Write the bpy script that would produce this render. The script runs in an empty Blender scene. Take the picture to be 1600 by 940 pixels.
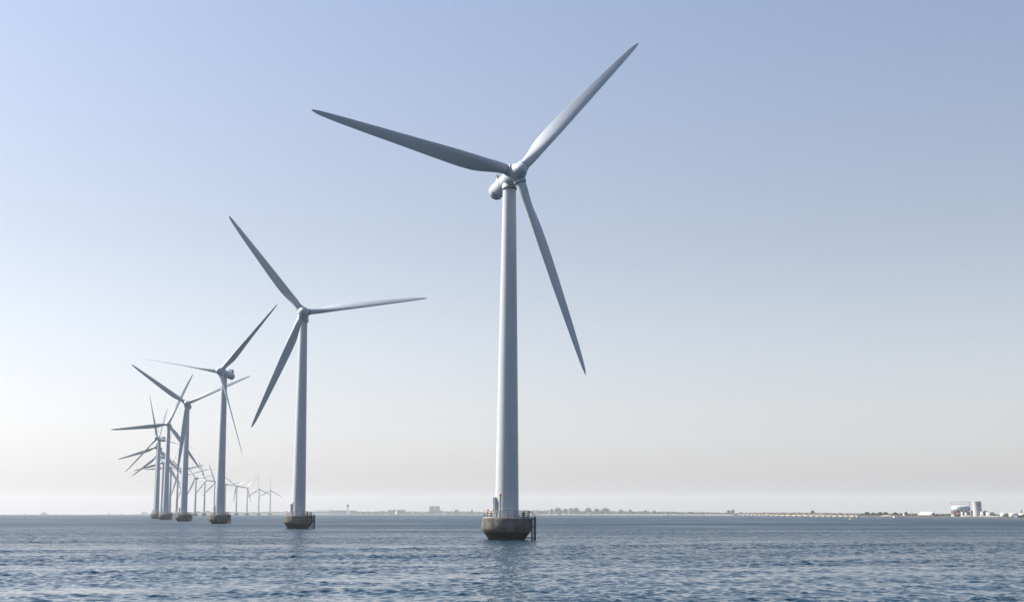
import bpy, bmesh, math, random
import numpy as np
from mathutils import Matrix, Vector, noise

R = math.radians
PI = math.pi
S = bpy.context.scene
COL = S.collection
random.seed(7)

# ------------------------------------------------------------------ camera
CAM_H = 4.6
FPX = 2110.0                      # focal length in photo pixels (1600 wide)
HORIZ = 800.5
PITCH = math.atan((HORIZ - 470.0) / FPX)
cam_d = bpy.data.cameras.new('camera')
cam_d.sensor_fit = 'HORIZONTAL'
cam_d.sensor_width = 36.0
cam_d.lens = 36.0 * FPX / 1600.0
cam_d.clip_start = 0.5
cam_d.clip_end = 60000.0
cam = bpy.data.objects.new('camera', cam_d)
COL.objects.link(cam)
cam.location = (0, 0, CAM_H)
cam.rotation_euler = (PI / 2 + PITCH, 0, 0)
S.camera = cam

# ------------------------------------------------------------------ light
SUN_AZ = R(-73.0)                 # from +Y, negative = left
SUN_EL = R(41.0)
world = bpy.data.worlds.new('World')
S.world = world
world.use_nodes = True
wn = world.node_tree.nodes
wl = world.node_tree.links
wn.clear()
w_out = wn.new('ShaderNodeOutputWorld')
w_bg = wn.new('ShaderNodeBackground')
w_sky = wn.new('ShaderNodeTexSky')
w_sky.sky_type = 'NISHITA'
w_sky.sun_disc = False
w_sky.sun_elevation = SUN_EL
w_sky.sun_rotation = SUN_AZ
w_sky.altitude = 0.0
w_sky.air_density = 1.15
w_sky.dust_density = 1.7
w_sky.ozone_density = 4.7
w_bg.inputs['Strength'].default_value = 0.0915
# keep looking at the sky just above the horizon where the curved sea dips below it
w_tc = wn.new('ShaderNodeTexCoord')
w_sep = wn.new('ShaderNodeSeparateXYZ')
w_max = wn.new('ShaderNodeMath'); w_max.operation = 'MAXIMUM'; w_max.inputs[1].default_value = 0.003
w_com = wn.new('ShaderNodeCombineXYZ')
wl.new(w_tc.outputs['Generated'], w_sep.inputs[0])
wl.new(w_sep.outputs[0], w_com.inputs[0]); wl.new(w_sep.outputs[1], w_com.inputs[1])
wl.new(w_sep.outputs[2], w_max.inputs[0]); wl.new(w_max.outputs[0], w_com.inputs[2])
wl.new(w_com.outputs[0], w_sky.inputs['Vector'])
w_bw = wn.new('ShaderNodeRGBToBW')            # hazy summer air: paler sky
w_mx = wn.new('ShaderNodeMix')
w_mx.data_type = 'RGBA'
w_sr = wn.new('ShaderNodeValToRGB')           # the haze thins out with elevation
w_sr.color_ramp.elements[0].position = 0.0
w_sr.color_ramp.elements[0].color = (0.22, 0.22, 0.22, 1)
w_sr.color_ramp.elements[1].position = 0.6
w_sr.color_ramp.elements[1].color = (1, 1, 1, 1)
w_e = w_sr.color_ramp.elements.new(0.14); w_e.color = (0.42, 0.42, 0.42, 1)
w_e = w_sr.color_ramp.elements.new(0.36); w_e.color = (0.68, 0.68, 0.68, 1)
wl.new(w_sep.outputs[2], w_sr.inputs[0])
wl.new(w_sr.outputs[0], w_mx.inputs[0])
w_gt = wn.new('ShaderNodeVectorMath')
w_gt.operation = 'MULTIPLY'
w_gt.inputs[1].default_value = (0.93, 1.0, 1.085)
w_tn = wn.new('ShaderNodeVectorMath')
w_tn.operation = 'MULTIPLY'
w_tn.inputs[1].default_value = (1.065, 0.98, 0.955)
wl.new(w_sky.outputs['Color'], w_bw.inputs[0])
wl.new(w_bw.outputs[0], w_gt.inputs[0])
wl.new(w_gt.outputs[0], w_mx.inputs[6])
wl.new(w_sky.outputs['Color'], w_mx.inputs[7])
wl.new(w_mx.outputs[2], w_tn.inputs[0])
w_br = wn.new('ShaderNodeValToRGB')           # milky layer low in the sky
w_br.color_ramp.elements[0].position = 0.0
w_br.color_ramp.elements[0].color = (1.0, 1.0, 1.0, 1)
w_br.color_ramp.elements[1].position = 0.4
w_br.color_ramp.elements[1].color = (0.9, 0.9, 0.9, 1)
w_e = w_br.color_ramp.elements.new(0.09); w_e.color = (0.9, 0.9, 0.9, 1)
w_e = w_br.color_ramp.elements.new(0.2); w_e.color = (0.84, 0.84, 0.84, 1)
w_bs = wn.new('ShaderNodeVectorMath')
w_bs.operation = 'MULTIPLY'
wl.new(w_sep.outputs[2], w_br.inputs[0])
wl.new(w_tn.outputs[0], w_bs.inputs[0])
wl.new(w_br.outputs[0], w_bs.inputs[1])
wl.new(w_bs.outputs[0], w_bg.inputs['Color'])
wl.new(w_bg.outputs[0], w_out.inputs['Surface'])

sun_d = bpy.data.lights.new('sun', 'SUN')
sun_d.energy = 5.0
sun_d.angle = R(0.53)
sun_d.color = (1.0, 0.94, 0.85)
sun = bpy.data.objects.new('sun', sun_d)
COL.objects.link(sun)
sv = Vector((math.sin(SUN_AZ) * math.cos(SUN_EL), math.cos(SUN_AZ) * math.cos(SUN_EL), math.sin(SUN_EL)))
sun.rotation_euler = sv.to_track_quat('Z', 'Y').to_euler()
sun.location = sv * 500

S.view_settings.view_transform = 'Standard'
S.view_settings.look = 'None'
S.view_settings.gamma = 1.0
S.view_settings.exposure = 1.17
S.view_settings.use_curve_mapping = False
S.cycles.use_denoising = True
S.cycles.denoising_prefilter = 'NONE'
S.cycles.volume_bounces = 1
S.cycles.max_bounces = 6
S.cycles.caustics_reflective = False

# ------------------------------------------------------------------ helpers
EARTH = 6.371e6


def sea_z(x, y):
    return -(x * x + y * y) / (2 * EARTH)


def at(px, py, Y):
    """world point seen at photo pixel (px,py) lying at depth Y"""
    u = (px - 800.0) / FPX
    v = (470.0 - py) / FPX
    c, s = math.cos(PITCH), math.sin(PITCH)
    dy = c - v * s
    dz = s + v * c
    return Vector((u / dy * Y, Y, CAM_H + dz / dy * Y))


def mat(name, col, rough=0.6, metal=0.0, var=0.0, vscale=1.0, bump=0.0, bscale=5.0, spec=0.5):
    m = bpy.data.materials.new(name)
    m.use_nodes = True
    nt = m.node_tree
    b = nt.nodes['Principled BSDF']
    b.inputs['Base Color'].default_value = (*col, 1)
    b.inputs['Roughness'].default_value = rough
    b.inputs['Metallic'].default_value = metal
    b.inputs['Specular IOR Level'].default_value = spec
    if var > 0 or bump > 0:
        tc = nt.nodes.new('ShaderNodeTexCoord')
        n = nt.nodes.new('ShaderNodeTexNoise')
        n.inputs['Scale'].default_value = vscale
        n.inputs['Detail'].default_value = 6
        nt.links.new(tc.outputs['Object'], n.inputs['Vector'])
        if var > 0:
            r = nt.nodes.new('ShaderNodeMapRange')
            r.inputs[1].default_value = 0.3
            r.inputs[2].default_value = 0.7
            r.inputs[3].default_value = 1 - var
            r.inputs[4].default_value = 1 + var
            nt.links.new(n.outputs['Fac'], r.inputs[0])
            mx = nt.nodes.new('ShaderNodeVectorMath')
            mx.operation = 'SCALE'
            mx.inputs[0].default_value = col
            nt.links.new(r.outputs[0], mx.inputs['Scale'])
            nt.links.new(mx.outputs[0], b.inputs['Base Color'])
        if bump > 0:
            n2 = nt.nodes.new('ShaderNodeTexNoise')
            n2.inputs['Scale'].default_value = bscale
            n2.inputs['Detail'].default_value = 5
            nt.links.new(tc.outputs['Object'], n2.inputs['Vector'])
            bp = nt.nodes.new('ShaderNodeBump')
            bp.inputs['Strength'].default_value = bump
            bp.inputs['Distance'].default_value = 0.05
            nt.links.new(n2.outputs['Fac'], bp.inputs['Height'])
            nt.links.new(bp.outputs[0], b.inputs['Normal'])
    return m


class MB:
    def __init__(self):
        self.v, self.f, self.m, self.s = [], [], [], []

    def add(self, vs, fs, mi=0, smooth=False, M=None):
        o = len(self.v)
        for p in vs:
            p = Vector(p)
            self.v.append(tuple(M @ p) if M is not None else tuple(p))
        for f in fs:
            self.f.append(tuple(i + o for i in f))
            self.m.append(mi)
            self.s.append(smooth)

    def box(self, c, s, mi=0, M=None, taper=1.0):
        x, y, z = (q / 2 for q in s)
        vs = []
        for dz, t in ((-z, 1.0), (z, taper)):
            for dx, dy in ((-x, -y), (x, -y), (x, y), (-x, y)):
                vs.append((c[0] + dx * t, c[1] + dy * t, c[2] + dz))
        self.add(vs, [(0, 3, 2, 1), (4, 5, 6, 7), (0, 1, 5, 4), (1, 2, 6, 5), (2, 3, 7, 6), (3, 0, 4, 7)], mi, False, M)

    def lathe(self, prof, seg=32, mi=0, M=None, smooth=True, cap=True):
        """profile of (r, z)"""
        vs, fs = [], []
        n = len(prof)
        for r, z in prof:
            for k in range(seg):
                a = 2 * PI * k / seg
                vs.append((r * math.cos(a), r * math.sin(a), z))
        for i in range(n - 1):
            for k in range(seg):
                k2 = (k + 1) % seg
                fs.append((i * seg + k, i * seg + k2, (i + 1) * seg + k2, (i + 1) * seg + k))
        self.add(vs, fs, mi, smooth, M)
        if cap:
            self.add([vs[k] for k in range(seg)], [tuple(reversed(range(seg)))], mi, False, M)
            self.add([vs[(n - 1) * seg + k] for k in range(seg)], [tuple(range(seg))], mi, False, M)

    def tube(self, pts, r, seg=8, mi=0, M=None, closed=False):
        pts = [Vector(p) for p in pts]
        n = len(pts)
        rr = r if isinstance(r, (list, tuple)) else [r] * n
        vs, fs = [], []
        for i, p in enumerate(pts):
            if closed:
                d = pts[(i + 1) % n] - pts[i - 1]
            else:
                d = pts[min(i + 1, n - 1)] - pts[max(i - 1, 0)]
            d.normalize()
            up = Vector((0, 0, 1)) if abs(d.z) < 0.9 else Vector((1, 0, 0))
            a = d.cross(up).normalized()
            b = d.cross(a).normalized()
            for k in range(seg):
                t = 2 * PI * k / seg
                vs.append(p + (a * math.cos(t) + b * math.sin(t)) * rr[i])
        m = n if closed else n - 1
        for i in range(m):
            j = (i + 1) % n
            for k in range(seg):
                k2 = (k + 1) % seg
                fs.append((i * seg + k, j * seg + k, j * seg + k2, i * seg + k2))
        if not closed:
            fs.append(tuple(range(seg)))
            fs.append(tuple((n - 1) * seg + k for k in reversed(range(seg))))
        self.add(vs, fs, mi, seg > 5, M)

    def prism(self, pts, z0, z1, mi=0, M=None, smooth=False):
        n = len(pts)
        vs = [(x, y, z0) for x, y in pts] + [(x, y, z1) for x, y in pts]
        fs = [tuple(reversed(range(n))), tuple(range(n, 2 * n))]
        for i in range(n):
            j = (i + 1) % n
            fs.append((i, j, n + j, n + i))
        self.add(vs, fs, mi, smooth, M)

    def mesh(self, name, mats):
        me = bpy.data.meshes.new(name)
        me.from_pydata(self.v, [], self.f)
        for m in (mats if isinstance(mats, (list, tuple)) else [mats]):
            me.materials.append(m)
        me.polygons.foreach_set('material_index', self.m)
        me.polygons.foreach_set('use_smooth', self.s)
        me.update()
        bm = bmesh.new()
        bm.from_mesh(me)
        bmesh.ops.recalc_face_normals(bm, faces=bm.faces)
        bm.to_mesh(me)
        bm.free()
        return me

    def build(self, name, mats, parent=None):
        return link(name, self.mesh(name, mats), parent)


def link(name, me, parent=None):
    o = bpy.data.objects.new(name, me)
    COL.objects.link(o)
    if parent:
        o.parent = parent
    return o


def tag(o, label=None, cat=None, group=None, kind=None):
    if label: o['label'] = label
    if cat: o['category'] = cat
    if group: o['group'] = group
    if kind: o['kind'] = kind
    return o


def empty(name, loc, label, cat, group=None, rz=0.0):
    o = bpy.data.objects.new(name, None)
    o.empty_display_size = 1
    COL.objects.link(o)
    o.location = loc
    o.rotation_euler = (0, 0, rz)
    return tag(o, label, cat, group)


# ------------------------------------------------------------------ materials
def paint_material(name='turbine_paint', rings=False):
    m = mat(name, (0.5, 0.52, 0.52), 0.38)
    nt = m.node_tree
    b = nt.nodes['Principled BSDF']
    tc = nt.nodes.new('ShaderNodeTexCoord')
    mp = nt.nodes.new('ShaderNodeMapping')
    mp.inputs['Scale'].default_value = (.5, .5, 0.08)
    n = nt.nodes.new('ShaderNodeTexNoise')
    n.inputs['Scale'].default_value = 1.3
    n.inputs['Detail'].default_value = 7
    nt.links.new(tc.outputs['Object'], mp.inputs[0])
    nt.links.new(mp.outputs[0], n.inputs['Vector'])
    r = nt.nodes.new('ShaderNodeValToRGB')
    r.color_ramp.elements[0].position = 0.3
    r.color_ramp.elements[0].color = (0.36, 0.39, 0.42, 1)
    r.color_ramp.elements[1].position = 0.6
    r.color_ramp.elements[1].color = (0.39, 0.42, 0.455, 1)
    nt.links.new(n.outputs['Fac'], r.inputs[0])
    if rings:
        sp = nt.nodes.new('ShaderNodeSeparateXYZ')
        nt.links.new(tc.outputs['Object'], sp.inputs[0])
        md = nt.nodes.new('ShaderNodeMath'); md.operation = 'PINGPONG'; md.inputs[1].default_value = 1.45
        nt.links.new(sp.outputs[2], md.inputs[0])
        rg = nt.nodes.new('ShaderNodeMapRange')
        rg.inputs[1].default_value = 0.0; rg.inputs[2].default_value = 0.09
        rg.inputs[3].default_value = 0.86; rg.inputs[4].default_value = 1.0
        nt.links.new(md.outputs[0], rg.inputs[0])
        mp2 = nt.nodes.new('ShaderNodeMapping'); mp2.inputs['Scale'].default_value = (1.6, 1.6, 0.05)
        n4 = nt.nodes.new('ShaderNodeTexNoise'); n4.inputs['Scale'].default_value = 1.5; n4.inputs['Detail'].default_value = 8
        nt.links.new(tc.outputs['Object'], mp2.inputs[0]); nt.links.new(mp2.outputs[0], n4.inputs['Vector'])
        rs = nt.nodes.new('ShaderNodeMapRange')
        rs.inputs[1].default_value = 0.3; rs.inputs[2].default_value = 0.5
        rs.inputs[3].default_value = 0.9; rs.inputs[4].default_value = 1.0
        nt.links.new(n4.outputs['Fac'], rs.inputs[0])
        mm = nt.nodes.new('ShaderNodeMath'); mm.operation = 'MULTIPLY'
        nt.links.new(rg.outputs[0], mm.inputs[0]); nt.links.new(rs.outputs[0], mm.inputs[1])
        vs_ = nt.nodes.new('ShaderNodeVectorMath'); vs_.operation = 'SCALE'
        nt.links.new(r.outputs[0], vs_.inputs[0]); nt.links.new(mm.outputs[0], vs_.inputs['Scale'])
        nt.links.new(vs_.outputs[0], b.inputs['Base Color'])
    else:
        nt.links.new(r.outputs[0], b.inputs['Base Color'])
    r2 = nt.nodes.new('ShaderNodeMapRange')
    r2.inputs[3].default_value = 0.3
    r2.inputs[4].default_value = 0.5
    nt.links.new(n.outputs['Fac'], r2.inputs[0])
    nt.links.new(r2.outputs[0], b.inputs['Roughness'])
    return m


def concrete_material():
    m = mat('weathered_concrete', (0.3, 0.28, 0.24), 0.9)
    nt = m.node_tree
    L = nt.links
    b = nt.nodes['Principled BSDF']
    tc = nt.nodes.new('ShaderNodeTexCoord')
    n = nt.nodes.new('ShaderNodeTexNoise')
    n.inputs['Scale'].default_value = 0.7
    n.inputs['Detail'].default_value = 8
    L.new(tc.outputs['Object'], n.inputs['Vector'])
    r = nt.nodes.new('ShaderNodeValToRGB')
    r.color_ramp.elements[0].position = 0.32
    r.color_ramp.elements[0].color = (0.062, 0.06, 0.056, 1)
    r.color_ramp.elements[1].position = 0.66
    r.color_ramp.elements[1].color = (0.17, 0.162, 0.146, 1)
    L.new(n.outputs['Fac'], r.inputs[0])
    # vertical run-off streaks
    mp = nt.nodes.new('ShaderNodeMapping')
    mp.inputs['Scale'].default_value = (2.4, 2.4, 0.22)
    n2 = nt.nodes.new('ShaderNodeTexNoise')
    n2.inputs['Scale'].default_value = 1.0
    n2.inputs['Detail'].default_value = 6
    L.new(tc.outputs['Object'], mp.inputs[0])
    L.new(mp.outputs[0], n2.inputs['Vector'])
    r2 = nt.nodes.new('ShaderNodeMapRange')
    r2.inputs[1].default_value = 0.38
    r2.inputs[2].default_value = 0.6
    r2.inputs[3].default_value = 0.8
    r2.inputs[4].default_value = 1.05
    L.new(n2.outputs['Fac'], r2.inputs[0])
    sc = nt.nodes.new('ShaderNodeVectorMath')
    sc.operation = 'SCALE'
    L.new(r.outputs[0], sc.inputs[0])
    L.new(r2.outputs[0], sc.inputs['Scale'])
    # wet algae band above the waterline
    sp = nt.nodes.new('ShaderNodeSeparateXYZ')
    L.new(tc.outputs['Object'], sp.inputs[0])
    ad = nt.nodes.new('ShaderNodeMath')
    ad.operation = 'MULTIPLY_ADD'
    L.new(n2.outputs['Fac'], ad.inputs[0])
    ad.inputs[1].default_value = -1.0
    L.new(sp.outputs[2], ad.inputs[2])
    r3 = nt.nodes.new('ShaderNodeMapRange')
    r3.inputs[1].default_value = 0.68
    r3.inputs[2].default_value = 0.98
    L.new(ad.outputs[0], r3.inputs[0])
    mx = nt.nodes.new('ShaderNodeMix')
    mx.data_type = 'RGBA'
    mx.inputs[6].default_value = (0.005, 0.006, 0.005, 1)
    L.new(r3.outputs[0], mx.inputs[0])
    L.new(sc.outputs[0], mx.inputs[7])
    L.new(mx.outputs[2], b.inputs['Base Color'])
    r4 = nt.nodes.new('ShaderNodeMapRange')
    r4.inputs[3].default_value = 0.65
    r4.inputs[4].default_value = 0.9
    L.new(r3.outputs[0], r4.inputs[0])
    L.new(r4.outputs[0], b.inputs['Roughness'])
    bp = nt.nodes.new('ShaderNodeBump')
    bp.inputs['Strength'].default_value = 0.5
    bp.inputs['Distance'].default_value = 0.06
    b.inputs['Specular IOR Level'].default_value = 0.12
    n3 = nt.nodes.new('ShaderNodeTexNoise')
    n3.inputs['Scale'].default_value = 5
    n3.inputs['Detail'].default_value = 8
    L.new(tc.outputs['Object'], n3.inputs['Vector'])
    L.new(n3.outputs['Fac'], bp.inputs['Height'])
    L.new(bp.outputs[0], b.inputs['Normal'])
    return m


PAINT = paint_material()
TPAINT = paint_material('tower_paint', True)
CONC = concrete_material()
DARK = mat('dark_recess', (0.015, 0.015, 0.016), 0.7)
SEAM = mat('dark_seam', (0.09, 0.1, 0.11), 0.6)
RAIL = mat('railing_steel', (0.12, 0.125, 0.13), 0.5, 0.2, var=0.2, vscale=3)
STEEL = mat('galvanised_steel', (0.28, 0.3, 0.31), 0.45, 0.3, var=0.2, vscale=3)
PILE = mat('fender_pile', (0.035, 0.036, 0.04), 0.6, var=0.4, vscale=2)
DECK = mat('deck_concrete', (0.42, 0.41, 0.37), 0.85, var=0.2, vscale=2)
RED = mat('red_plastic', (0.4, 0.02, 0.015), 0.4, var=0.05)
YEL = mat('yellow_plastic', (0.55, 0.36, 0.03), 0.45, var=0.05)
GREEN = mat('green_paint', (0.04, 0.16, 0.08), 0.45, var=0.05)
WHITE = mat('white_paint', (0.8, 0.8, 0.78), 0.45, var=0.05, vscale=2)
ORANGE = mat('orange_cloth', (0.8, 0.2, 0.04), 0.7, var=0.1)
SAIL = mat('sail_cloth', (0.8, 0.8, 0.78), 0.7, var=0.05)
NAVY = mat('dark_hull', (0.03, 0.05, 0.1), 0.4, var=0.1)


# ------------------------------------------------------------------ the sea
def water_material():
    m = bpy.data.materials.new('sea_water')
    m.use_nodes = True
    nt = m.node_tree
    L = nt.links
    b = nt.nodes['Principled BSDF']
    b.inputs['Base Color'].default_value = (0.003, 0.021, 0.036, 1)
    b.inputs['Roughness'].default_value = 0.06
    b.inputs['IOR'].default_value = 1.333
    tc = nt.nodes.new('ShaderNodeTexCoord')

    def noise_tex(scale, stretch, detail=4, rough=0.55, w=0.0):
        mp = nt.nodes.new('ShaderNodeMapping')
        mp.inputs['Scale'].default_value = (stretch[0], stretch[1], 1)
        mp.inputs['Rotation'].default_value = (0, 0, R(w))
        n = nt.nodes.new('ShaderNodeTexNoise')
        n.inputs['Scale'].default_value = scale
        n.inputs['Detail'].default_value = detail
        n.inputs['Roughness'].default_value = rough
        L.new(tc.outputs['Object'], mp.inputs[0])
        L.new(mp.outputs[0], n.inputs['Vector'])
        return n

    def mapr(src, a, b_, c, d):
        r = nt.nodes.new('ShaderNodeMapRange')
        for i, q in enumerate((a, b_, c, d)):
            r.inputs[i + 1].default_value = q
        L.new(src, r.inputs[0])
        return r.outputs[0]

    def mul(a, b_):
        k = nt.nodes.new('ShaderNodeMath')
        k.operation = 'MULTIPLY'
        L.new(a, k.inputs[0])
        if isinstance(b_, float): k.inputs[1].default_value = b_
        else: L.new(b_, k.inputs[1])
        return k.outputs[0]

    def add(a, b_):
        k = nt.nodes.new('ShaderNodeMath')
        k.operation = 'ADD'
        L.new(a, k.inputs[0]); L.new(b_, k.inputs[1])
        return k.outputs[0]
    # gusts: wind-ruffled and smoother patches
    gust = noise_tex(0.012, (0.55, 1.0), 8, 0.72, 8)
    gs = mapr(gust.outputs['Fac'], 0.34, 0.66, 0.3, 1.6)
    fine = noise_tex(3.2, (0.8, 1.0), 2, 0.5, 12)
    mid = noise_tex(0.8, (0.7, 1.0), 4, 0.55, -6)
    big = noise_tex(0.12, (0.6, 1.0), 3, 0.5, 5)
    geo = nt.nodes.new('ShaderNodeNewGeometry')
    ln = nt.nodes.new('ShaderNodeVectorMath')
    ln.operation = 'LENGTH'
    L.new(tc.outputs['Object'], ln.inputs[0])
    far = mapr(ln.outputs['Value'], 80.0, 260.0, 0.0, 1.0)
    h = mul(mul(fine.outputs['Fac'], 0.03), gs)
    h = add(h, mul(mul(mul(mid.outputs['Fac'], 1.0), far), gs))
    h = add(h, mul(mul(big.outputs['Fac'], 0.5), far))
    bp = nt.nodes.new('ShaderNodeBump')
    bp.inputs['Strength'].default_value = 1.0
    bp.inputs['Distance'].default_value = 1.0
    L.new(h, bp.inputs['Height'])
    L.new(bp.outputs[0], b.inputs['Normal'])
    L.new(mul(mapr(ln.outputs['Value'], 90.0, 500.0, 0.03, 0.42), mapr(gust.outputs['Fac'], 0.34, 0.66, 0.55, 1.35)), b.inputs['Roughness'])
    return m


def axis(dense0, dense1, s0, grow, lim, coarse=1.07):
    """positions from dense0 outwards to lim: spacing max(s0, grow*q) up to dense1, then geometric"""
    out = [dense0]
    q = dense0
    s = s0
    while q < lim:
        if q < dense1:
            s = max(s0, grow * abs(q))
        else:
            s = min(s * coarse, 320.0)
        q += s
        out.append(q)
    return out


def build_sea():
    xp = axis(0.0, 400.0, 0.1, 0.0036, 9000.0)
    xs = np.array([-q for q in reversed(xp[1:])] + xp)
    yf = axis(52.0, 1200.0, 0.14, 0.0024, 9000.0, 1.04)
    yb = axis(0.0, 1.0, 0.5, 0.1, 2950.0, 1.15)
    ys = np.array([52.0 - q for q in reversed(yb[1:])] + yf)
    nx, ny = len(xs), len(ys)
    X, Y = np.meshgrid(xs, ys)
    sx = np.gradient(xs)
    sy = np.gradient(ys)
    SP = np.maximum(sx[None, :], sy[:, None])
    rng = np.random.RandomState(3)
    X = X.astype(np.float32); Y = Y.astype(np.float32); SP = SP.astype(np.float32)
    H = np.zeros_like(X)
    DX = np.zeros_like(X)
    DY = np.zeros_like(X)
    G = np.zeros_like(X)
    for lam in (38, 55, 80, 120, 170):
        for _ in range(2):
            a = rng.uniform(-.5, .5)
            k = 2 * PI / lam
            G += np.sin(k * (X * np.sin(a) * .9 + Y * np.cos(a)) + rng.uniform(0, 6.28))
    G = 0.85 + 0.11 * G
    for lam in np.exp(np.linspace(np.log(5), np.log(32), 16)):
        a = rng.normal(0, .8)
        k = 2 * PI / lam
        w = np.clip((lam / SP - 2.2) / 2.0, 0, 1)
        G += .1 * w * np.sin(k * (X * np.sin(a) * .7 + Y * np.cos(a)) + rng.uniform(0, 6.28))
    G = np.clip(G, 0.25, 1.8) * (0.75 + 0.4 * np.clip((Y - 85) / 90, 0, 1) + 1.3 * np.clip((Y - 150) / 400, 0, 1))
    lams = np.exp(np.linspace(np.log(0.3), np.log(2.4), 58))
    for lam in lams:
        a = rng.normal(0.12, 0.85)
        k = 2 * PI / lam
        slope = 0.056 * (1.0 if lam < 1.0 else (1.0 / lam) ** 0.8) * rng.uniform(0.7, 1.3)
        amp = slope / k
        ph = rng.uniform(0, 6.28)
        kx, ky = k * math.sin(a), k * math.cos(a)
        w = np.clip((lam / SP - 1.9) / 1.2, 0, 1)
        t = kx * X + ky * Y + ph
        c = np.cos(t) * (w * amp)
        s = np.sin(t) * (w * amp)
        H += c
        DX -= s * math.sin(a) * 0.9
        DY -= s * math.cos(a) * 0.9
    far = np.clip((1200 - Y) / 200, 0, 1) * np.clip((400 - np.abs(X)) / 40, 0, 1) * np.clip((Y - 30) / 20, 0, 1)
    H *= G * far
    DX *= G * far
    DY *= G * far
    Z = H - (X ** 2 + Y ** 2) / (2 * EARTH)
    co = np.stack([X + DX, Y + DY, Z], -1).astype(np.float32).reshape(-1)
    me = bpy.data.meshes.new('sea_water')
    me.vertices.add(nx * ny)
    me.vertices.foreach_set('co', co)
    idx = np.arange(nx * ny).reshape(ny, nx)
    q = np.stack([idx[:-1, :-1], idx[:-1, 1:], idx[1:, 1:], idx[1:, :-1]], -1).reshape(-1).astype(np.int32)
    nf = (nx - 1) * (ny - 1)
    me.loops.add(nf * 4)
    me.loops.foreach_set('vertex_index', q)
    me.polygons.add(nf)
    me.polygons.foreach_set('loop_start', np.arange(0, nf * 4, 4, dtype=np.int32))
    me.polygons.foreach_set('use_smooth', np.ones(nf, dtype=bool))
    me.materials.append(water_material())
    me.update(calc_edges=True)
    o = link('sea_water', me)
    tag(o, kind='structure')
    print('sea grid', nx, ny)


build_sea()


# ------------------------------------------------------------------ wind turbine
def smooth_remesh(mb, mats, vox, it):
    me = mb.mesh('tmp', mats)
    o = link('tmp', me)
    r = o.modifiers.new('r', 'REMESH')
    r.mode = 'VOXEL'
    r.voxel_size = vox
    r.use_smooth_shade = True
    s = o.modifiers.new('s', 'SMOOTH')
    s.iterations = it
    s.factor = 0.5
    dg = bpy.context.evaluated_depsgraph_get()
    dg.update()
    out = bpy.data.meshes.new_from_object(o.evaluated_get(dg))
    bpy.data.objects.remove(o)
    return out


def blade_mesh():
    mb = MB()
    NS, NP = 46, 32
    r0, r1 = 1.55, 38.0

    def lerp(tab, r):
        for (a, va), (b_, vb) in zip(tab, tab[1:]):
            if r <= b_:
                t = (r - a) / (b_ - a)
                t = max(0, min(1, t))
                return va + (vb - va) * t
        return tab[-1][1]
    chord = [(1.5, 1.85), (2.6, 1.87), (4, 2.2), (6, 2.68), (8, 2.95), (10, 2.98), (12, 2.88), (16, 2.58), (22, 2.1), (28, 1.68), (32, 1.34), (34.5, 1.08), (36.3, .82), (37.3, .56), (37.8, .3), (38.0, .08)]
    thick = [(1.5, 1.85), (2.6, 1.85), (4, 1.72), (6, 1.42), (8, 1.16), (12, .8), (16, .6), (22, .42), (28, .3), (33, .2), (36, .15), (38, .04)]
    twist = [(1.5, 28), (6, 24), (9, 18), (14, 10.5), (20, 5), (28, 2), (38, 0)]
    round_ = [(1.5, 0), (2.6, 0), (6, .7), (9, 1), (38, 1)]
    vs, fs = [], []
    for i in range(NS):
        t = i / (NS - 1)
        r = r0 + (r1 - r0) * (t if t < .9 else .9 + (1 - (1 - (t - .9) / .1) ** 1.6) * .1)
        c, th, tw, rd = lerp(chord, r), lerp(thick, r), R(lerp(twist, r)) + R(2), lerp(round_, r)
        rd = rd * rd * (3 - 2 * rd)
        for k in range(NP):
            a = 2 * PI * k / NP
            cx, cy = 0.5 * c * math.cos(a), 0.5 * th * math.sin(a)          # ellipse
            # aerofoil: u 0 at leading edge, 1 trailing
            u = 0.5 * (1 - math.cos(a))
            yt = 5 * (0.2969 * math.sqrt(u) - .126 * u - .3516 * u * u + .2843 * u ** 3 - .1036 * u ** 4)
            ax = (0.5 - u) * c + 0.0
            ay = yt * th * (1 if math.sin(a) >= 0 else -1) * (1.15 if a < PI else .82)
            off = -(0.5 - 0.33) * c + (0.925 - 0.33 * 1.85 - 0.0) * 0.0
            ax += off
            x = cx * (1 - rd) + ax * rd
            y = cy * (1 - rd) + ay * rd
            # lead edge toward wind (-Y)
            X = x * math.cos(tw) + y * math.sin(tw)
            Yv = -x * math.sin(tw) + y * math.cos(tw)
            vs.append((X, Yv, r))
    for i in range(NS - 1):
        for k in range(NP):
            k2 = (k + 1) % NP
            fs.append((i * NP + k, i * NP + k2, (i + 1) * NP + k2, (i + 1) * NP + k))
    fs.append(tuple(reversed(range(NP))))
    fs.append(tuple((NS - 1) * NP + k for k in range(NP)))
    mb.add(vs, fs, 0, True)
    return mb.mesh('blade', PAINT)


def ring_pts(r, z, n=48, a0=0, a1=2 * PI):
    return [(r * math.cos(a0 + (a1 - a0) * k / n), r * math.sin(a0 + (a1 - a0) * k / n), z) for k in range(n + (0 if a1 - a0 >= 2 * PI - 1e-6 else 1))]


def hub_mesh():
    mb = MB()
    RY = Matrix.Rotation(R(90), 4, 'X')           # local z -> -y (forward)
    mb.lathe([(1.38, -1.45), (1.5, -1.2), (1.62, -.4), (1.62, .5), (1.45, 1.3), (1.15, 2.05), (.8, 2.6), (.42, 2.9), (.05, 3.0)], 48, 0, RY)
    for k in range(3):
        M = Matrix.Rotation(2 * PI * k / 3, 4, 'Y')
        mb.lathe([(1.35, .2), (1.2, 1.1), (1.1, 1.62)], 32, 0, M)
    return smooth_remesh(mb, PAINT, 0.09, 9)


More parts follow.
